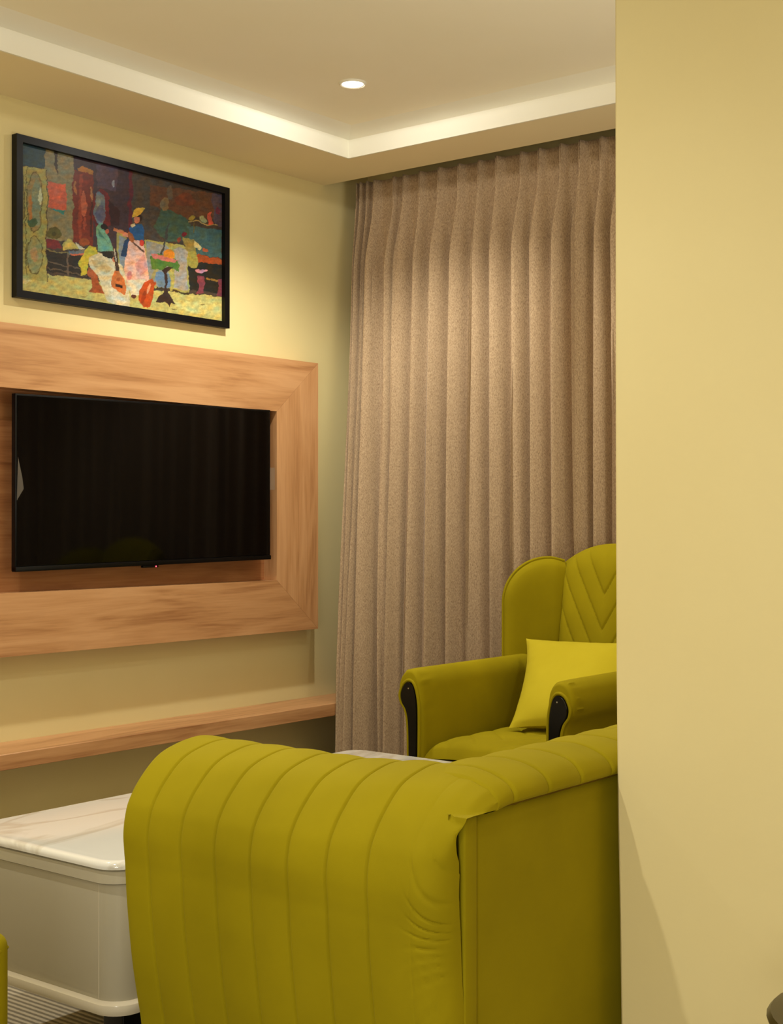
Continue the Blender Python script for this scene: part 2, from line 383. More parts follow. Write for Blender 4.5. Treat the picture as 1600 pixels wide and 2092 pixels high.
ART = [
 ([(147, 150), (1472, 470), (1468, 1332), (147, 1152)], (74, 62, 52)),
 ([(320, 190), (510, 236), (505, 830), (320, 800)], (138, 130, 96)),
 ([(147, 150), (320, 190), (318, 322), (147, 300)], (50, 74, 82)),
 ([(505, 235), (865, 322), (865, 850), (505, 830)], (66, 48, 56)),
 ([(650, 280), (790, 310), (780, 470), (660, 450)], (86, 64, 78)),
 ([(865, 322), (1130, 386), (1080, 800), (865, 780)], (76, 66, 58)),
 ([(1000, 420), (1472, 480), (1472, 640), (1230, 640), (1000, 560)], (100, 66, 46)),
 ([(1090, 560), (1240, 640), (1300, 790), (1100, 800), (1020, 700)], (66, 88, 72)),
 ([(1240, 690), (1470, 720), (1468, 900), (1290, 880)], (70, 98, 96)),
 ([(1400, 470), (1472, 480), (1470, 700), (1420, 690)], (84, 70, 78)),
 (ell(1100, 545, 34, 40), (120, 104, 78)),
 (ell(1130, 470, 20, 50), (98, 84, 70)),
 (ell(1230, 520, 70, 45), (112, 60, 40)), (ell(1330, 500, 60, 30, 20), (92, 62, 42)), (ell(1440, 590, 16, 24), (120, 50, 58)),
 (ell(760, 420, 10, 24), (150, 150, 160)),
 (line(872, 335, 872, 760, 24), (96, 34, 46)),
 ([(147, 1000), (330, 1030), (600, 1060), (900, 1120), (1255, 1140), (1468, 1160), (1468, 1332), (147, 1152)], (192, 180, 106)),
 ([(147, 1052), (240, 1068), (200, 1090), (147, 1090)], (214, 206, 150)),
 ([(1150, 1190), (1468, 1200), (1468, 1290), (1180, 1250)], (206, 196, 122)),
 (ell(575, 1170, 20, 5), (140, 120, 60)), (ell(1150, 1252, 22, 4, 20), (120, 105, 60)), (ell(1340, 1215, 16, 4), (140, 125, 70)),
 # red cupboard / column
 ([(505, 330), (635, 360), (632, 840), (500, 815)], (118, 44, 26)),
 (line(550, 360, 548, 800, 20), (150, 62, 34)), (line(622, 450, 618, 780, 12), (80, 28, 20)),
 (ell(572, 560, 18, 90), (186, 96, 66)), (ell(578, 690, 12, 40), (160, 70, 44)),
 ([(525, 315), (560, 300), (600, 320), (632, 345), (628, 362), (525, 335)], (176, 118, 44)),
 (ell(520, 450, 7, 45), (170, 110, 60)), (ell(622, 490, 7, 48), (176, 120, 76)),
 (ell(575, 815, 34, 26), (146, 76, 34)),
 # arched mirror
 (ell(690, 600, 66, 140), (112, 32, 34)), ([(624, 600), (756, 600), (750, 700), (640, 690)], (100, 30, 30)),
 ([(740, 520), (800, 600), (800, 700), (745, 700)], (56, 26, 28)),
 (ell(676, 585, 42, 108), (112, 122, 130)), (ell(680, 620, 36, 56), (90, 92, 120)), (ell(660, 545, 18, 26), (140, 146, 134)),
 # left folding screen
 ([(147, 305), (205, 316), (335, 328), (333, 1090), (147, 1035)], (168, 160, 88)),
 (line(200, 318, 198, 1040, 5), (90, 84, 40)),
 (ell(253, 552, 54, 206), (110, 98, 46)), (ell(253, 552, 48, 198), (150, 132, 84)), (ell(262, 560, 34, 160), (128, 140, 112)),
 (ell(288, 510, 12, 60), (200, 204, 166)), (ell(238, 690, 26, 34), (70, 96, 60)), (ell(225, 590, 14, 90), (176, 120, 56)),
 (ell(254, 908, 54, 130), (104, 94, 44)), (ell(254, 908, 48, 122), (146, 146, 96)), (ell(250, 900, 26, 50), (168, 140, 96)),
 (ell(166, 540, 22, 200), (108, 98, 44)), (ell(164, 545, 16, 186), (140, 134, 72)), (ell(163, 880, 20, 100), (132, 126, 66)),
 (line(334, 330, 333, 1090, 5), (80, 60, 40)),
 # things on the grey wall
 ([(340, 415), (456, 430), (458, 606), (340, 590)], (208, 100, 72)), ([(352, 592), (446, 608), (440, 636)], (50, 130, 136)),
 (line(385, 200, 405, 370, 26, 3), (62, 50, 36)), (ell(378, 760, 44, 44), (92, 88, 36)), (ell(378, 760, 16, 16), (70, 68, 28)),
 # long bench
 ([(335, 868), (600, 900), (600, 1052), (335, 1008)], (44, 38, 32)), (line(335, 872, 560, 898, 8), (130, 116, 70)),
 (line(335, 948, 590, 1000, 8), (96, 84, 70)), (line(335, 985, 590, 1036, 8), (98, 84, 66)), (line(470, 890, 470, 1040, 14), (98, 84, 72)),
 ([(335, 800), (400, 815), (420, 850), (350, 866), (335, 860)], (124, 42, 44)),
 ([(425, 840), (480, 796), (520, 830), (560, 850), (440, 866)], (196, 178, 92)), ([(515, 815), (580, 858), (540, 860)], (214, 208, 180)),
 ([(470, 868), (580, 862), (590, 880), (480, 890)], (110, 116, 120)), ([(480, 884), (570, 884), (560, 904), (490, 898)], (206, 110, 76)),
 # right folding screen
 ([(785, 735), (820, 728), (850, 780), (850, 1010), (785, 980)], (160, 150, 84)),
 ([(800, 760), (850, 790), (850, 1060), (820, 1060), (798, 900)], (128, 138, 144)),
 ([(965, 790), (1060, 800), (1140, 812), (1250, 830), (1252, 1145), (1030, 1108), (965, 1060)], (166, 158, 88)),
 ([(975, 800), (1050, 812), (1128, 840), (1128, 1120), (1035, 1098), (985, 1040)], (140, 140, 132)),
 ([(1030, 1000), (1128, 1010), (1128, 1110), (1040, 1095)], (104, 128, 150)),
 ([(1155, 850), (1200, 838), (1240, 850), (1240, 1120), (1155, 1105)], (160, 152, 140)),
 (line(1035, 1106, 1250, 1140, 12), (70, 56, 34)), (line(1140, 815, 1140, 1130, 10), (176, 162, 84)),
 # man bent over a table at the back, right
 ([(1290, 880), (1468, 905), (1468, 945), (1290, 925)], (164, 78, 38)), ([(1255, 925), (1468, 945), (1468, 1140), (1255, 1110)], (42, 40, 34)),
 (ell(1275, 900, 36, 76), (158, 150, 72)), ([(1215, 770), (1285, 780), (1300, 860), (1230, 860)], (146, 128, 66)),
 ([(1285, 790), (1345, 840), (1330, 862), (1290, 840)], (196, 186, 130)), (ell(1362, 856, 20, 11), (170, 92, 60)),
 (ell(1226, 750, 17, 15), (116, 34, 44)), (ell(1190, 788, 17, 18), (130, 62, 46)),
 (ell(1330, 990, 42, 13), (196, 130, 140)), ([(1312, 1020), (1350, 1020), (1352, 1140), (1368, 1140), (1296, 1140), (1318, 1100)], (128, 62, 70)),
 ([(1440, 1040), (1468, 1040), (1468, 1155), (1436, 1150)], (120, 58, 66)), (line(1360, 1035, 1440, 1055, 12), (150, 110, 50)),
 # wall shelf with pots
 (line(1246, 655, 1440, 688, 8), (170, 148, 92)), (ell(1268, 636, 24, 16), (150, 128, 52)), (ell(1345, 646, 26, 18), (150, 156, 116)),
 ([(1372, 675), (1380, 600), (1392, 600), (1408, 680)], (196, 86, 64)), (line(1280, 670, 1278, 730, 5), (110, 98, 40)),
 # seated figure in white with a pale green shawl
 ([(596, 975), (652, 1000), (668, 1080), (716, 1156), (600, 1144), (626, 1110), (612, 1040)], (158, 80, 38)),
 (ell(622, 1020, 30, 30), (172, 92, 52)),
 ([(590, 905), (660, 880), (745, 905), (815, 960), (850, 1040), (872, 1180), (866, 1240), (790, 1232), (720, 1200), (700, 1140), (660, 1030), (610, 975)], (206, 196, 160)),
 ([(620, 930), (700, 940), (760, 990), (720, 1020), (640, 980)], (190, 172, 124)),
 ([(740, 1060), (800, 1160), (850, 1200), (820, 1230), (750, 1180)], (220, 212, 184)),
 ([(570, 875), (612, 836), (650, 846), (662, 888), (606, 915), (590, 1022), (560, 1030), (536, 960)], (196, 184, 58)),
 ([(680, 872), (750, 872), (770, 925), (700, 905)], (36, 34, 26)),
 ([(650, 712), (676, 682), (706, 690), (716, 740), (752, 820), (764, 868), (662, 874), (660, 800)], (112, 166, 142)),
 ([(664, 720), (690, 760), (744, 840), (720, 800), (672, 770)], (70, 128, 114)),
 (ell(704, 708, 24, 20, 30), (28, 22, 18)), (ell(722, 738, 13, 17), (180, 96, 72)), (ell(772, 925, 16, 18), (190, 112, 74)),
 # standing figure in pink with a blue shawl and straw hat
 ([(850, 800), (950, 790), (978, 900), (992, 1045), (950, 1150), (880, 1165), (852, 1080), (832, 985)], (222, 176, 158)),
 ([(858, 1060), (975, 1050), (930, 1158), (885, 1168), (860, 1110)], (216, 202, 170)),
 ([(900, 960), (960, 880), (986, 990), (940, 1030)], (214, 150, 138)), (ell(868, 1030, 16, 30), (206, 130, 124)),
 ([(862, 720), (890, 688), (950, 684), (962, 720), (958, 800), (905, 790), (880, 760)], (36, 84, 132)),
 ([(835, 800), (866, 780), (846, 906), (810, 902)], (34, 62, 100)), (line(880, 700, 905, 690, 18), (206, 196, 162)),
 (ell(946, 812, 15, 24), (206, 64, 50)), (ell(926, 640, 28, 28), (48, 30, 22)), (ell(917, 655, 19, 25), (196, 116, 84)),
 ([(880, 628), (896, 594), (930, 584), (968, 576), (962, 602), (888, 642)], (214, 170, 58)),
 (ell(896, 1168, 18, 14), (96, 48, 34)),
 ([(820, 735), (862, 748), (855, 775), (825, 768)], (206, 130, 100)), (line(765, 722, 830, 745, 20), (196, 124, 84)),
 (ell(876, 775, 17, 38, -22), (150, 88, 46)), (line(888, 808, 965, 876, 10), (90, 64, 52)),
 # lutes
 (line(775, 860, 790, 1000, 24, 22), (70, 52, 40)), (line(770, 850, 782, 940, 6), (190, 180, 160)),
 ([(772, 1000), (800, 1000), (838, 1060), (848, 1130), (840, 1160), (790, 1135), (752, 1105), (750, 1050)], (202, 112, 54)),
 ([(778, 1084), (826, 1098), (824, 1116), (776, 1102)], (52, 32, 22)), (ell(795, 1055, 11, 12), (160, 82, 38)),
 (line(1122, 676, 1062, 960, 12, 18), (66, 66, 62)), (line(1060, 945, 1015, 1050, 18, 26), (150, 140, 90)),
 # pedestal table with green cloth and fruit
 ([(1000, 900), (1060, 880), (1160, 905), (1195, 950), (1180, 1000), (1120, 965), (1070, 990), (1010, 985)], (84, 118, 48)),
 ([(1010, 880), (1100, 895), (1180, 915), (1150, 935), (1020, 912)], (196, 112, 100)), (ell(1122, 882, 32, 26), (218, 134, 38)),
 ([(1072, 985), (1160, 962), (1112, 1010), (1108, 1100), (1118, 1140), (1160, 1195), (1165, 1208), (1130, 1200), (1118, 1230), (1100, 1200), (1045, 1205), (1050, 1180), (1085, 1140), (1095, 1080), (1092, 1010)], (58, 42, 36)),
 ([(1012, 1045), (1030, 1080), (1020, 1180), (1000, 1235), (960, 1238), (925, 1195), (930, 1130), (965, 1070)], (184, 76, 28)),
 (ell(992, 1115, 9, 38, 12), (222, 150, 108)), (ell(960, 1170, 14, 44, 14), (160, 60, 22)),
]
def inside(p, poly):
    x, y = p; c = False; j = len(poly) - 1
    for i in range(len(poly)):
        xi, yi = poly[i]; xj, yj = poly[j]
        if (yi > y) != (yj > y) and x < (xj - xi) * (y - yi) / (yj - yi) + xi: c = not c
        j = i
    return c
def build_art():
    nu, nv = 380, 250
    iy0, iy1, iz0, iz1 = py0 + .020, py1 - .020, pz0 + .020, pz1 - .020
    HI = homography([(0, 1), (1, 1), (1, 0), (0, 0)], [(147, 150), (1472, 470), (1468, 1332), (147, 1152)])
    polys = [(min(p[0] for p in q), max(p[0] for p in q), min(p[1] for p in q), max(p[1] for p in q), q, [lin(v) for v in c]) for q, c in reversed(ART)]
    V, C = [], []
    for i in range(nu):
        for j in range(nv):
            u, w = i / (nu - 1), j / (nv - 1)
            V.append((xw + .010, iy0 + u * (iy1 - iy0), iz0 + w * (iz1 - iz0)))
            x, y = HI(u, w)
            n1 = noise.noise_vector(Vector((x * .05, y * .05, 0))); n2 = noise.noise_vector(Vector((x * .016, y * .016, 4)))
            fig = 590 < x < 1030 and 640 < y < 1240
            a1, a2 = (3.5, 3) if fig else (7, 12)
            px, py = x + n1.x * a1 + n2.x * a2, y + n1.y * a1 + n2.y * a2
            px = min(1470, max(149, px)); lo = 151.5 + (px - 147) * .2415; hi = 1151 + (px - 147) * .1362; py = min(hi, max(lo, py))
            col = [lin(74), lin(62), lin(52)]
            for x0, x1, y0, y1, q, c in polys:
                if x0 <= px <= x1 and y0 <= py <= y1 and inside((px, py), q): col = c; break
            k = 1 +   .30 * noise.noise(Vector((x * .035, y * .06, 9))) + .22 * noise.noise(Vector((x * .10, y * .13, 2)))
            h = noise.noise(Vector((x * .022, y * .03, 20)))
            k *= .8
            C.append((max(0, col[0] * k * (1 + .35 * h)), max(0, col[1] * k), max(0, col[2] * k * (1 - .45 * h)), 1))
    F = [(i * nv + j, (i + 1) * nv + j, (i + 1) * nv + j + 1, i * nv + j + 1) for i in range(nu - 1) for j in range(nv - 1)]
    o = part('canvas', (V, F), M_ART, pic, False, label='painted scene of figures with lutes')
    ca = o.data.color_attributes.new('paint', 'FLOAT_COLOR', 'POINT')
    ca.data.foreach_set('color', [q for c in C for q in c])
    part('backing_board', box(xw + .003, xw + .009, iy0, iy1, iz0, iz1), M_BLACKMAT, pic, False)
build_art()

# ------------------------------------------------------------------ ceiling downlight
def downlight(x, y, label):
    t = thing('downlight', label, 'ceiling light', (x, y, CEIL), 'round ceiling downlights')
    n = 40
    prof = [(.036, CEIL - .0005), (.036, CEIL - .006), (.041, CEIL - .008), (.045, CEIL - .004), (.046, CEIL - .0005)]
    rings = [[Vector((x + r * math.cos(2 * PI * k / n), y + r * math.sin(2 * PI * k / n), z)) for k in range(n)] for r, z in prof]
    V, F = loft(rings, False)
    part('rim', (V, F), M_FASC, t, label='white rim')
    part('lens', lathe([(.0352, CEIL - .001), (.0352, CEIL - .004), (.02, CEIL - .006), (.002, CEIL - .0065)], (x, y)), M_LENS, t, label='glowing white lens')
downlight(-3.03, 3.606, 'lit round downlight in the ceiling near the corner above the curtain')

# ------------------------------------------------------------------ curtain
def curtain():
    xs = [-3.703, -3.683, -3.650, -3.611, -3.515, -3.465, -3.382, -3.283, -3.19, -3.096, -3.013, -2.902, -2.825, -2.726, -2.647]
    while xs[-1] < -.2: xs.append(xs[-1] + .088 + random.uniform(-.014, .02))
    n = len(xs); amp = [random.uniform(.75, 1.25) for _ in xs]; dr = [random.uniform(-.018, .018) for _ in xs]
    ph = [random.uniform(0, 6) for _ in xs]
    K = 30; zs = [2.480 - i * (2.465 / 110) for i in range(111)]
    cols = (n - 1) * K + 1
    def P(i, j):
        z = zs[j]; seg = min(i // K, n - 2); f = (i - seg * K) / K
        t = ss(2.40, 2.1, z)          # 0 at the heading, 1 lower down
        low = (2.5 - z) / 2.5
        def cx(q): return xs[q] + dr[q] * low * 1.3 + .007 * math.sin(ph[q] + z * 2.2) * low + (xs[q] + 3.15) * .045 * low
        a, b = cx(seg), cx(seg + 1)
        # crest sits at f=0 and f=1; crests are narrow at the top and widen below
        e = .5 + .5 * math.cos(2 * PI * f)
        am = amp[seg] * (1 - f) + amp[seg + 1] * f
        crest = math.exp(-((min(f, 1 - f)) / (.085 + .05 * ss(2.47, 2.38, z))) ** 2)
        wd = (.150 + .09 * low) * (1.25 if f < .5 else .8); wave = math.exp(-((min(f, 1 - f)) / wd) ** 2.4)
        h = crest * (1 - t) + wave * t
        A = (.036 + .026 * t + .014 * low * t) * am
        side = 1 if f < .5 else -1
        x = a + (b - a) * f
        bul = (.002 + .006 * low) * math.sin(PI * min(f, 1 - f) * 2) * t * side       # bulbous flanks
        x += bul - .016 * (wave * t) * (1 if x > -3.6 else .2) + .014 * t * (e - .5) * math.sin(ph[seg] + 1.3 * z)
        # pinch pleat gathers at the very top
        pin = (1 - ss(2.46, 2.36, z)) * .012
        s = 4.463 - A * h + pin * math.cos(min(f, 1 - f) * 60) * crest * .6
        s -= .006 * math.sin(6 * PI * f + ph[seg] + z * 1.7) * t * (.4 + low)
        s -= .012 * math.sin(ph[seg] * 2 + z * 1.1) * t
        fall = max(0, 1 - (x + 3.70) / .5) ** 1.4 if x > -3.70 else 1
        g = ss(2.35, .45, z)
        s -= .225 * g * fall; x += .128 * g * fall
        if z > 2.47: s += 0
        return (max(x, -3.775), min(s, 4.52), z)
    v, f = grid(P, cols, len(zs))
    o = part('curtain', (v, f), M_CURT, None, True)
    o['label'] = 'floor-length taupe pleated curtain covering the back wall'; o['category'] = 'curtain'
    m = o.modifiers.new('Solidify', 'SOLIDIFY'); m.thickness = .003; m.offset = 1
    return o
curtain()
o = part('curtain_rail', box(-3.78, 2.0, 4.44, 4.47, 2.53, 2.555), M_BLACKMAT, None, False)
o['label'] = 'dark rail hidden above the curtain heading'; o['category'] = 'curtain rail'

# ------------------------------------------------------------------ coffee table
def rr(x0, x1, y0, y1, r, z, n=10):
    out = []
    for cx, cy, a0 in ((x1 - r, y1 - r, 0), (x0 + r, y1 - r, 90), (x0 + r, y0 + r, 180), (x1 - r, y0 + r, 270)):
        for k in range(n + 1):
            a = math.radians(a0 + 90 * k / n); out.append(Vector((cx + r * math.cos(a), cy + r * math.sin(a), z)))
    return out
def rslab(x0, x1, y0, y1, r, prof):   # prof: (inset, z)
    return loft([rr(x0 + i, x1 - i, y0 + i, y1 - i, r - i if r - i > .005 else .005, z) for i, z in prof])
tx0, tx1, ty0, ty1 = -2.557, -2.035, 1.738, 3.05
t = thing('coffee_table', 'glossy beige box coffee table with white marble top beside the sofa', 'table', ((tx0 + tx1) / 2, (ty0 + ty1) / 2, 0))
top = [(.004, .4405), (0, .443), (0, .447)] + [(.016 * (1 - math.cos(a)), .447 + .011 * math.sin(a)) for a in [PI / 2 * k / 6 for k in range(1, 7)]]
part('tabletop', rslab(tx0, tx1, ty0, ty1, .058, top), M_MARBLE, t, label='white marble top with rounded edge')
part('upper_band', rslab(tx0 + .004, tx1 - .004, ty0 + .004, ty1 - .004, .056, [(.01, .4125), (.0, .415), (0, .4375), (.003, .4395)]), M_LAQ, t)
part('body', rslab(tx0 + .012, tx1 - .012, ty0 + .012, ty1 - .012, .05, [(.002, .19), (0, .193), (0, .411), (.003, .413)]), M_LAQ, t)
sx = tx1 - .012 - .05
part('panel_joint', box(sx - .0006, sx + .0006, ty0 + .0114, ty0 + .0122, .195, .41), M_TRIM, t, False)
part('bottom_trim', rslab(tx0 + .002, tx1 - .002, ty0 + .002, ty1 - .002, .058, [(.018, .163), (.005, .166), (0, .176), (.002, .186), (.012, .193)]), M_TRIM, t, label='pale rounded bottom moulding')
for a in (tx0 + .09, tx1 - .09):
    for b in ((ty0 + .10, ty1 - .10) if a > -2.3 else (ty0 + .36, ty1 - .36)):
        part('leg', box(a - .03, a + .03, b - .03, b + .03, 0, .165, .004), M_BLACK, t, label='black leg')

# ------------------------------------------------------------------ sofa (its arm towards us)
so = thing('sofa', 'low olive velvet sofa with rounded channelled arm turned towards us', 'sofa', (-1.5, 2.55, 0))
AR = [(0.0, .075), (.004, .16), (.009, .24), (.020, .30), (.031, .364), (.0415, .45), (.0450, .50), (.0462, .524), (.0483, .545), (.050, .574), (.046, .603), (.037, .628), (.013, .660),
      (-.026, .693), (-.07, .709), (-.12, .7155), (-.165, .706), (-.195, .68), (-.213, .63), (-.218, .55), (-.218, .40)]
prof = spline([(d, 0, z) for d, z in AR], 11)
YS = 1.626
ZB = [(-1.24, .729), (-1.20, .7255), (-1.17, .715), (-1.1545, .699), (-1.1535, .684)]
def zback(x):
    if x <= ZB[0][0]: return ZB[0][1]
    for (a, za), (b, zb) in zip(ZB, ZB[1:]):
        if x <= b: return za + (zb - za) * (x - a) / (b - a)
    return ZB[-1][1]
def arm(yface, sgn, x0, x1, wrinkle=True):
    # columns along x, rings are closed sections
    lines = [-1.768 + .078 * k for k in range(-2, 9)]
    xs = []; x = x0
    while x < x1 - .17: xs.append(x); x += .006
    while x < x1 - .0001: xs.append(x); x += .003
    xs.append(x1)
    for l in lines:
        for k in (-.0045, -.003, -.0015, 0, .0015, .003, .0045):
            if x0 < l + k < x1: xs.append(l + k)
    xs = sorted(set(round(q, 5) for q in xs))
    # normals of the profile
    nr = []
    for i in range(len(prof)):
        a = prof[max(i - 1, 0)]; b = prof[min(i + 1, len(prof) - 1)]
        t_ = (b - a).normalized(); nr.append(Vector((t_.z, 0, -t_.x)))
    rings = []
    for x in xs:
        Rb, Rf = .048, .012
        e = 0
        if x > x1 - Rb: q = x - (x1 - Rb); e = Rb - math.sqrt(max(0, Rb * Rb - q * q))
        if x < x0 + Rf: q = (x0 + Rf) - x; e = max(e, Rf - math.sqrt(max(0, Rf * Rf - q * q)))
        near = min(abs(x - l) for l in lines)
        lid = max(0, 1 - near / .0045)
        puff = .0030 * math.sin(PI * min(1, near / .039) / 2)
        fadeC = ss(x1 - .05, x1 - .16, x)
        r = []
        for i, p in enumerate(prof):
            z = p.z; off = 0
            out_side = 1 if i < len(prof) * .80 else 0
            if out_side:
                off += (puff - .0040 * lid ** 1.5) * (fadeC * .85 + .15)
                off += .0010 * noise.noise(Vector((x * 9, z * 11, 3)))
            if wrinkle and x > x1 - .17 and out_side:
                u = (x1 - x)
                fall = ss(.085, .010, u) * ss(-.002, .006, u)
                sl = max(-1.6, min(1.6, (z - .50) * 9))
                w = (z - sl * u)
                ph = w * 58 + 2.2 * noise.noise(Vector((w * 16, u * 6, 2.2)))
                c1 = abs(math.sin(PI * ph)) 
                amp = .55 + 1.1 * noise.noise(Vector((w * 38, 7.1, u * 10)))
                off += (-.0048 * max(0, 1 - c1 / .5) ** 1.2 * max(0, amp)) * fall * ss(.22, .40, z) * ss(.67, .62, z)
            d = p.x + nr[i].x * -1 * 0 + 0
            base = Vector((p.x, 0, p.z))
            nn = nr[i]
            q = base + nn * off
            q.x -= e * max(0, nn.x) * (1 - .85 * ss(.60, .675, p.z))
            if out_side and nn.z > 0: q.z += .0095 * ss(-1.46, -1.27, x) * nn.z
            xx = x + .0145 * ss(x1 - .05, x1, x) * ss(.650, .684, p.z)
            zc = min(p.z, .680)
            if x > x1 - .07 and .60 < p.z < .681:
                w_ = ss(x1 - .07, x1 - .012, x); q.x = max(q.x, .002 * w_ - .05 * (1 - w_))
            if out_side: q.z -= (.729 - zback(xx)) * max(0, nn.z) if xx > -1.24 else 0
            q.z = max(q.z, zc - .05 * (1 - ss(x1 - .065, x1 - .015, x)))
            if x < x0 + Rf: q.z -= e * max(0, nn.z)
            if p.x < -.078: xx = min(x, -1.187)
            r.append(Vector((xx, yface - sgn * q.x, q.z)))
        # underside
        r.append(Vector((min(x, -1.2), yface + sgn * .20, .09)))
        r.append(Vector((min(x, -1.172), yface + sgn * .02, .07)))
        rings.append(r)
    v, f = loft(rings)
    return v, f[:-1]
# orient: d>0 is outward
a_test = (spline([(d, 0, z) for d, z in AR], 4)[20])
YE = 3.78
part('arm', arm(YS, 1, -1.832, -1.168), M_VELVET, so, label='rounded arm with stitched channels')
part('arm', arm(YE, -1, -1.832, -1.168, False), M_VELVET, so)
# roll along the top of the back
BP = spline([(-1.182, 0, .676), (-1.168, 0, .678), (-1.1545, 0, .684), (-1.1545, 0, .698), (-1.170, 0, .714), (-1.200, 0, .7245), (-1.240, 0, .728), (-1.285, 0, .722), (-1.32, 0, .70), (-1.342, 0, .66), (-1.355, 0, .58), (-1.37, 0, .42)], 4)
def roll_mesh():
    ys = []; y = YS + .04
    lines = [1.649 + .0957 * k for k in range(0, 24)]
    while y < YE - .02: ys.append(y); y += .003 if y < 2.15 else .012
    rings = []
    cen = Vector((-1.255, 0, .64))
    for y in ys:
        near = min(abs(y - l) for l in lines)
        lid = max(0, 1 - near / .006); puff = .004 * math.sin(PI * min(1, near / .046) / 2)
        q = max(0, 1.752 - y); e = q * q * 2.7 + max(0, 1.705 - y) * .9
        r = []
        for i, p in enumerate(BP):
            d = (p - cen).normalized()
            k = ss(0, 5, i)
            zf = ss(.64, .70, p.z)
            off = (puff - .0055 * lid ** 1.5) * k * ss(1.70, 1.75, y) + .0012 * noise.noise(Vector((y * 12, i * .2, 9)))
            pe = p + d * off
            pe = Vector((pe.x, y, max(pe.z - e * zf, min(p.z, .679))))
            if i > 8: pe.y = y + 0
            wr = ss(1.83, 1.74, y) * k * (1 - ss(12, 24, i))
            pe.z += .0022 * noise.noise(Vector((y * 75, i * .25, 2))) * wr * 0
            r.append(pe)
        r.append(Vector((-1.30, y, .40))); r.append(Vector((-1.20, y, .60)))
        rings.append(r)
    return loft(rings)
part('back_roll', roll_mesh(), M_VELVET, so, label='stitched rounded top rail of the back')
def seamline():
    pts = [( -1.1625 + .0012 * noise.noise(Vector((k * .4, 1, 1))), 1.662 + k * .012, .6795 + .0012 * noise.noise(Vector((k * .7, 5, 1)))) for k in range(int((YE - 1.65) / .012))]
    return tube(pts, .0022, 6)
part('seam', seamline(), M_VELVET_D, so, label='brown seam under the top rail')
# flat outer back panel, with vertical corner strip
def backpanel():
    ny, nz = 60, 30; y0, y1, z0, z1 = 1.642, YE - .005, .08, .679
    def P(i, j):
        y = y0 + (y1 - y0) * i / (ny - 1); z = z0 + (z1 - z0) * j / (nz - 1)
        a = (y - y0) / .03; b = (z1 - z) / .02
        x = -1.171 - .003 * (1 - min(1, a)) ** 2 - .003 * (1 - min(1, b)) ** 2 + .0012 * noise.noise(Vector((y * 4, z * 4, 0)))
        return (x, y, z)
    v, f = grid(P, ny, nz)
    return v, f
bpn = part('back_panel', backpanel(), M_VELVET, so, label='plain flat outer back')
mm = bpn.modifiers.new('Solidify', 'SOLIDIFY'); mm.thickness = .004; mm.offset = -1
part('corner_strip', box(-1.180, -1.1665, 1.636, 1.668, .08, .676, .004), M_VELVET, so)
part('seat_cushion', join(*[box(-1.86, -1.37, 1.85 + k * .857, 2.70 + k * .857, .26, .43, .04, 4) for k in range(1)]), M_VELVET, so)
part('seat_cushion', box(-1.86, -1.37, 2.705, 3.557, .26, .43, .04, 4), M_VELVET, so)
part('base', box(-1.82, -1.18, 1.64, YE - .02, .08, .27, .01), M_VELVET, so)
part('inner_back', box(-1.36, -1.18, 1.70, YE - .06, .1, .64, .02), M_VELVET, so)
for x in (-1.76, -1.24):
    for y in (1.72, YE - .1):
        part('leg', lathe([(.02, 0), (.03, .08)], (x, y), 16), M_BLACK, so, label='black foot')

# ------------------------------------------------------------------ wing armchair at the curtain
XC = -2.42; SF = 3.48
ch = thing('wingback_armchair', 'olive velvet wingback armchair with black arm fronts before the curtain', 'armchair', (XC, 3.9, 0))
ARMP = [(-2.645, .10), (-2.645, .30), (-2.643, .48), (-2.647, .56), (-2.657, .606), (-2.678, .632), (-2.703, .634), (-2.727, .615), (-2.740, .58), (-2.736, .54), (-2.718, .505), (-2.709, .45), (-2.707, .30), (-2.707, .10)]
def mirx(vf, m): return ([Vector((2 * XC - p[0], p[1], p[2])) for p in vf[0]], vf[1]) if m else vf
def wing_arm():
    pr = spline([(x, 0, z) for x, z in ARMP], 5); cen = Vector((-2.683, 0, .5)); rings = []
    ys = [SF, SF + .002, SF + .005, SF + .010, SF + .016, SF + .024] + [SF + .03 + .01 * k for k in range(68)]
    for y in ys:
        q = max(0, .024 - (y - SF)); e = .024 - math.sqrt(max(0, .024 ** 2 - q * q))
        r = []
        for i, p in enumerate(pr):
            c = Vector((cen.x, 0, min(p.z, .57)))
            d = (Vector((p.x, 0, p.z)) - c)
            d = d.normalized() if d.length > 1e-6 else Vector((0, 0, 1))
            g = 0
            if p.z > .52:
                g = .005 * noise.noise(Vector((i * 1.3, (y - SF) * 6, 0))) * ss(.10, .02, y - SF) * ss(0, .02, y - SF)
            q2 = Vector((p.x, 0, p.z)) + d * (g - e * .55)
            r.append(Vector((q2.x, y, q2.z)))
        rings.append(r)
    return loft(rings)
def scale_prof(k, zb=.10):
    pr = spline([(x, 0, z) for x, z in ARMP], 5); c = Vector((-2.683, 0, .57)); out = []
    for p in pr:
        cc = Vector((-2.690 if p.z > .5 else -2.677, 0, min(p.z, .580)))
        d = Vector((p.x, 0, p.z)) - cc
        L = d.length
        q = cc + d.normalized() * max(.002, L - k); q.z -= .024 * ss(.50, .60, q.z)
        out.append(q)
    return out
def arm_front():
    r = scale_prof(.0175)
    return loft([[Vector((p.x, SF + .01, p.z)) for p in r], [Vector((p.x, SF - .006, p.z)) for p in r], [Vector((p.x + (-2.683 - p.x) * .06, SF - .008, p.z - .001)) for p in r]])
def arm_piping():
    r = scale_prof(.0110)
    return tube([(p.x, SF - .001, p.z) for p in r], .0050, 8)
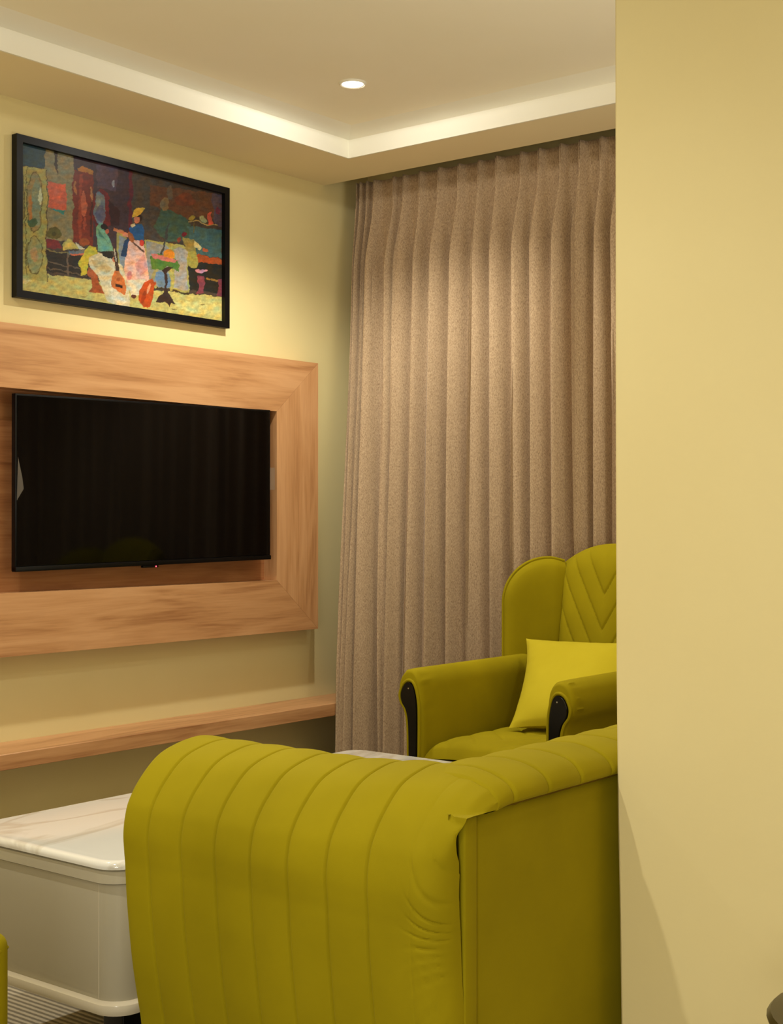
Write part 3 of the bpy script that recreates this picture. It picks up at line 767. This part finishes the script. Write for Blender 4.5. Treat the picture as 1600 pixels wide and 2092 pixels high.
for m in (0, 1):
    wa = part('arm', mirx(wing_arm(), m), M_VELVET, ch)
    af = part('arm_front', mirx(arm_front(), m), M_BLACK, wa, label='black lacquered arm front')
    part('arm_piping', mirx(arm_piping(), m), M_VELVET, wa)
    part('screw_cover', mirx(lathe([(.0022, 0), (.001, .001)], (0, 0), 8), 0) if False else mirx(box(-2.692, -2.688, SF - .0095, SF - .0075, .574, .578), m), M_METAL, wa)
def ztop(x): return 1.018 - .068 * min(1.2, abs((x - XC) / .2)) ** 2.2
def sfront(z): return 4.17 + .085 * (z - .42) / .6
def chev(x, z):
    g = 0
    for zt in (.843, .722, .600, .478):
        d = abs((z - zt) - 1.85 * abs(x - XC + .012)) / math.sqrt(1 + 1.85 ** 2)
        g = max(g, max(0, 1 - d / .006))
    d0 = ((z - .843) - 1.85 * abs(x - XC + .012)) / math.sqrt(1 + 1.85 ** 2)
    u = (abs(d0) % .058) / .058
    return -.0045 * g * g + .0035 * math.sin(PI * u)
def back():
    na, nb = 120, 150
    def P(i, j):
        a = -1 + 2 * i / (na - 1); b = j / (nb - 1); x = XC + a * .2; z = .38 + b * (ztop(x) - .38)
        edge = (1 - a ** 10) * (1 - b ** 24)
        s = sfront(z) + .035 - .035 * edge - chev(x, z) * edge
        return (x, s, z)
    v, f = grid(P, na, nb)
    def Q(i, j):
        p = P(i, j); a = -1 + 2 * i / (na - 1); b = j / (nb - 1)
        edge = (1 - a ** 10) * (1 - b ** 24)
        return (p[0], 4.30 + .04 * edge, p[2])
    v2, f2 = grid(Q, na, nb)
    k = len(v); F = list(f) + [tuple(q + k for q in r[::-1]) for r in f2]
    bd = [i * nb for i in range(na)] + [(na - 1) * nb + j for j in range(1, nb)] + [i * nb + nb - 1 for i in range(na - 2, -1, -1)] + [j for j in range(nb - 2, 0, -1)]
    for q in range(len(bd)):
        a, b = bd[q], bd[(q + 1) % len(bd)]; F.append((a, b, b + k, a + k))
    return list(v) + list(v2), F
part('backrest', back(), M_VELVET, ch, label='backrest with stitched chevrons')
def wing_pt(a, b):
    zt = .953 + .012 * math.sin(PI * min(1, a / .5)) if a < .25 else .965 - .155 * (1 - math.sqrt(max(0, 1 - ((a - .25) / .75) ** 2)))
    zt = min(zt, .965)
    x = -2.612 - .136 * a ** .9; s = 4.27 - .185 * a
    return Vector((x, s, .45 + b * (zt - .45)))
def wing():
    na, nb = 28, 40; n = Vector((.80, -.60, 0))
    def mk(sg):
        def P(i, j):
            a = i / (na - 1); b = j / (nb - 1)
            a2 = math.sin(a * PI / 2)
            T = .026 * math.sqrt(max(0, 1 - a2 ** 12)) * math.sqrt(max(0, 1 - b ** 16)) + .004
            if a < .1: T *= .6 + 4 * a
            return wing_pt(a2, b) + n * T * sg
        return grid(P, na, nb)
    v, f = mk(1); v2, f2 = mk(-1); k = len(v)
    F = list(f) + [tuple(q + k for q in r[::-1]) for r in f2]
    bd = [i * nb for i in range(na)] + [(na - 1) * nb + j for j in range(1, nb)] + [i * nb + nb - 1 for i in range(na - 2, -1, -1)] + [j for j in range(nb - 2, 0, -1)]
    for q in range(len(bd)):
        a, b = bd[q], bd[(q + 1) % len(bd)]; F.append((a, b, b + k, a + k))
    return list(v) + list(v2), F
def wing_pipe():
    pts = [wing_pt(1, b / 20) for b in range(20)] + [wing_pt(math.sin(a * PI / 2), 1) for a in [1 - k / 30 for k in range(31)]]
    n = Vector((.80, -.60, 0))
    return tube([p + n * .004 + Vector((-.003, 0, .003)) for p in pts], .0048, 8)
for m in (0, 1):
    wg = part('wing', mirx(wing(), m), M_VELVET, ch)
    part('wing_piping', mirx(wing_pipe(), m), M_VELVET, wg)
def seat():
    n = 90; x0, x1, y0, y1 = -2.643, 2 * XC + 2.643, SF + .005, 4.2
    def P(i, j):
        u = -1 + 2 * i / (n - 1); w = -1 + 2 * j / (n - 1)
        x = (x0 + x1) / 2 + u * (x1 - x0) / 2; y = (y0 + y1) / 2 + w * (y1 - y0) / 2
        e = max(0, 1 - u ** 8) ** .5 * max(0, 1 - w ** 14) ** .5
        zd = .36 + .055 * e + .012 * (1 - u * u)
        d0 = ((y - 3.60) - 1.1 * abs(x - XC)) / 1.49
        g = 0
        for k in range(-4, 6):
            g = max(g, max(0, 1 - abs(d0 - k * .085) / .007))
        return (x, y, zd - .006 * g * g * e + .003 * abs(math.sin(PI * d0 / .085)) * e)
    v, f = grid(P, n, n)
    V2, F2 = box(x0, x1, y0, y1, .24, .362)
    return join((v, f), (V2, F2))
part('seat_cushion', seat(), M_VELVET, ch, label='stitched seat')
part('base', box(-2.70, 2 * XC + 2.70, SF + .01, 4.30, .14, .25, .01), M_VELVET, ch)
for x in (-2.66, 2 * XC + 2.66):
    for y in (SF + .06, 4.24):
        part('leg', lathe([(.014, 0), (.024, .14)], (x, y), 16), M_BLACK, ch, label='black leg')

# cushion on the armchair
def cushion():
    n = 44
    TL, BL, TR, BR = [Vector(q) for q in ((-2.628, 4.045, .697), (-2.492, 3.735, .440), (-2.205, 4.10, .700), (-2.115, 3.79, .440))]
    nm = (TR - BL).cross(TL - BR).normalized()
    if nm.y > 0: nm = -nm
    def mk(sg):
        def P(i, j):
            u = -1 + 2 * i / (n - 1); w = -1 + 2 * j / (n - 1)
            pu = u * (1 - .12 * (1 - w * w) * u * u); pw = w * (1 - .12 * (1 - u * u) * w * w)
            c = (TL * (1 - pu) * (1 + pw) + TR * (1 + pu) * (1 + pw) + BL * (1 - pu) * (1 - pw) + BR * (1 + pu) * (1 - pw)) / 4
            T = .068 * ((1 - u * u) ** .5) * ((1 - w * w) ** .5)
            T += .004 * noise.noise(Vector((u * 2.2, w * 2.2, sg))) * (1 - u * u) * (1 - w * w)
            ed = ss(.55, .95, max(abs(u), abs(w)))
            T += .0025 * noise.noise(Vector((u * 9 * (1 if abs(w) > abs(u) else .2), w * 9 * (.2 if abs(w) > abs(u) else 1), 5))) * ed * (1 - u ** 8) * (1 - w ** 8)
            return c + nm * (T * sg)
        return grid(P, n, n)
    v, f = mk(1); v2, f2 = mk(-1)
    return join((v, f), (v2, [q[::-1] for q in f2]))
cu = part('cushion', cushion(), M_PILLOW)
cu['label'] = 'lime yellow velvet cushion leaning on the wingback armchair'; cu['category'] = 'cushion'

# ------------------------------------------------------------------ seat at the lower left edge
st = thing('upholstered_stool', 'olive velvet block seat cut off at the lower left corner', 'stool', (-2.06, 1.0, 0))
part('seat', box(-2.36, -1.752, .70, 1.30, .10, .486, .022, 5), M_VELVET, st)
part('piping', tube([(-1.7525, .73, .462), (-1.7525, 1.275, .462), (-1.762, 1.296, .462), (-1.79, 1.3005, .462), (-2.33, 1.3005, .462)], .0025, 6), M_VELVET, st)
for x in (-2.30, -1.83):
    for y in (.77, 1.23):
        part('leg', lathe([(.018, 0), (.026, .10)], (x, y), 14), M_BLACK, st, label='black foot')

# ------------------------------------------------------------------ dark rounded thing at the lower right
rs = thing('side_table', 'dark brown round topped side table cut off at the lower right corner', 'side table', (-.594, 1.763, 0))
part('tabletop', lathe([(.02, .462), (.150, .462), (.160, .468), (.162, .475), (.157, .481), (.14, .484), (.01, .4845)], (-.594, 1.763)), M_DARKOBJ, rs)
part('pedestal', lathe([(.12, 0), (.12, .015), (.03, .03), (.022, .10), (.022, .40), (.05, .462)], (-.594, 1.763)), M_DARKOBJ, rs)
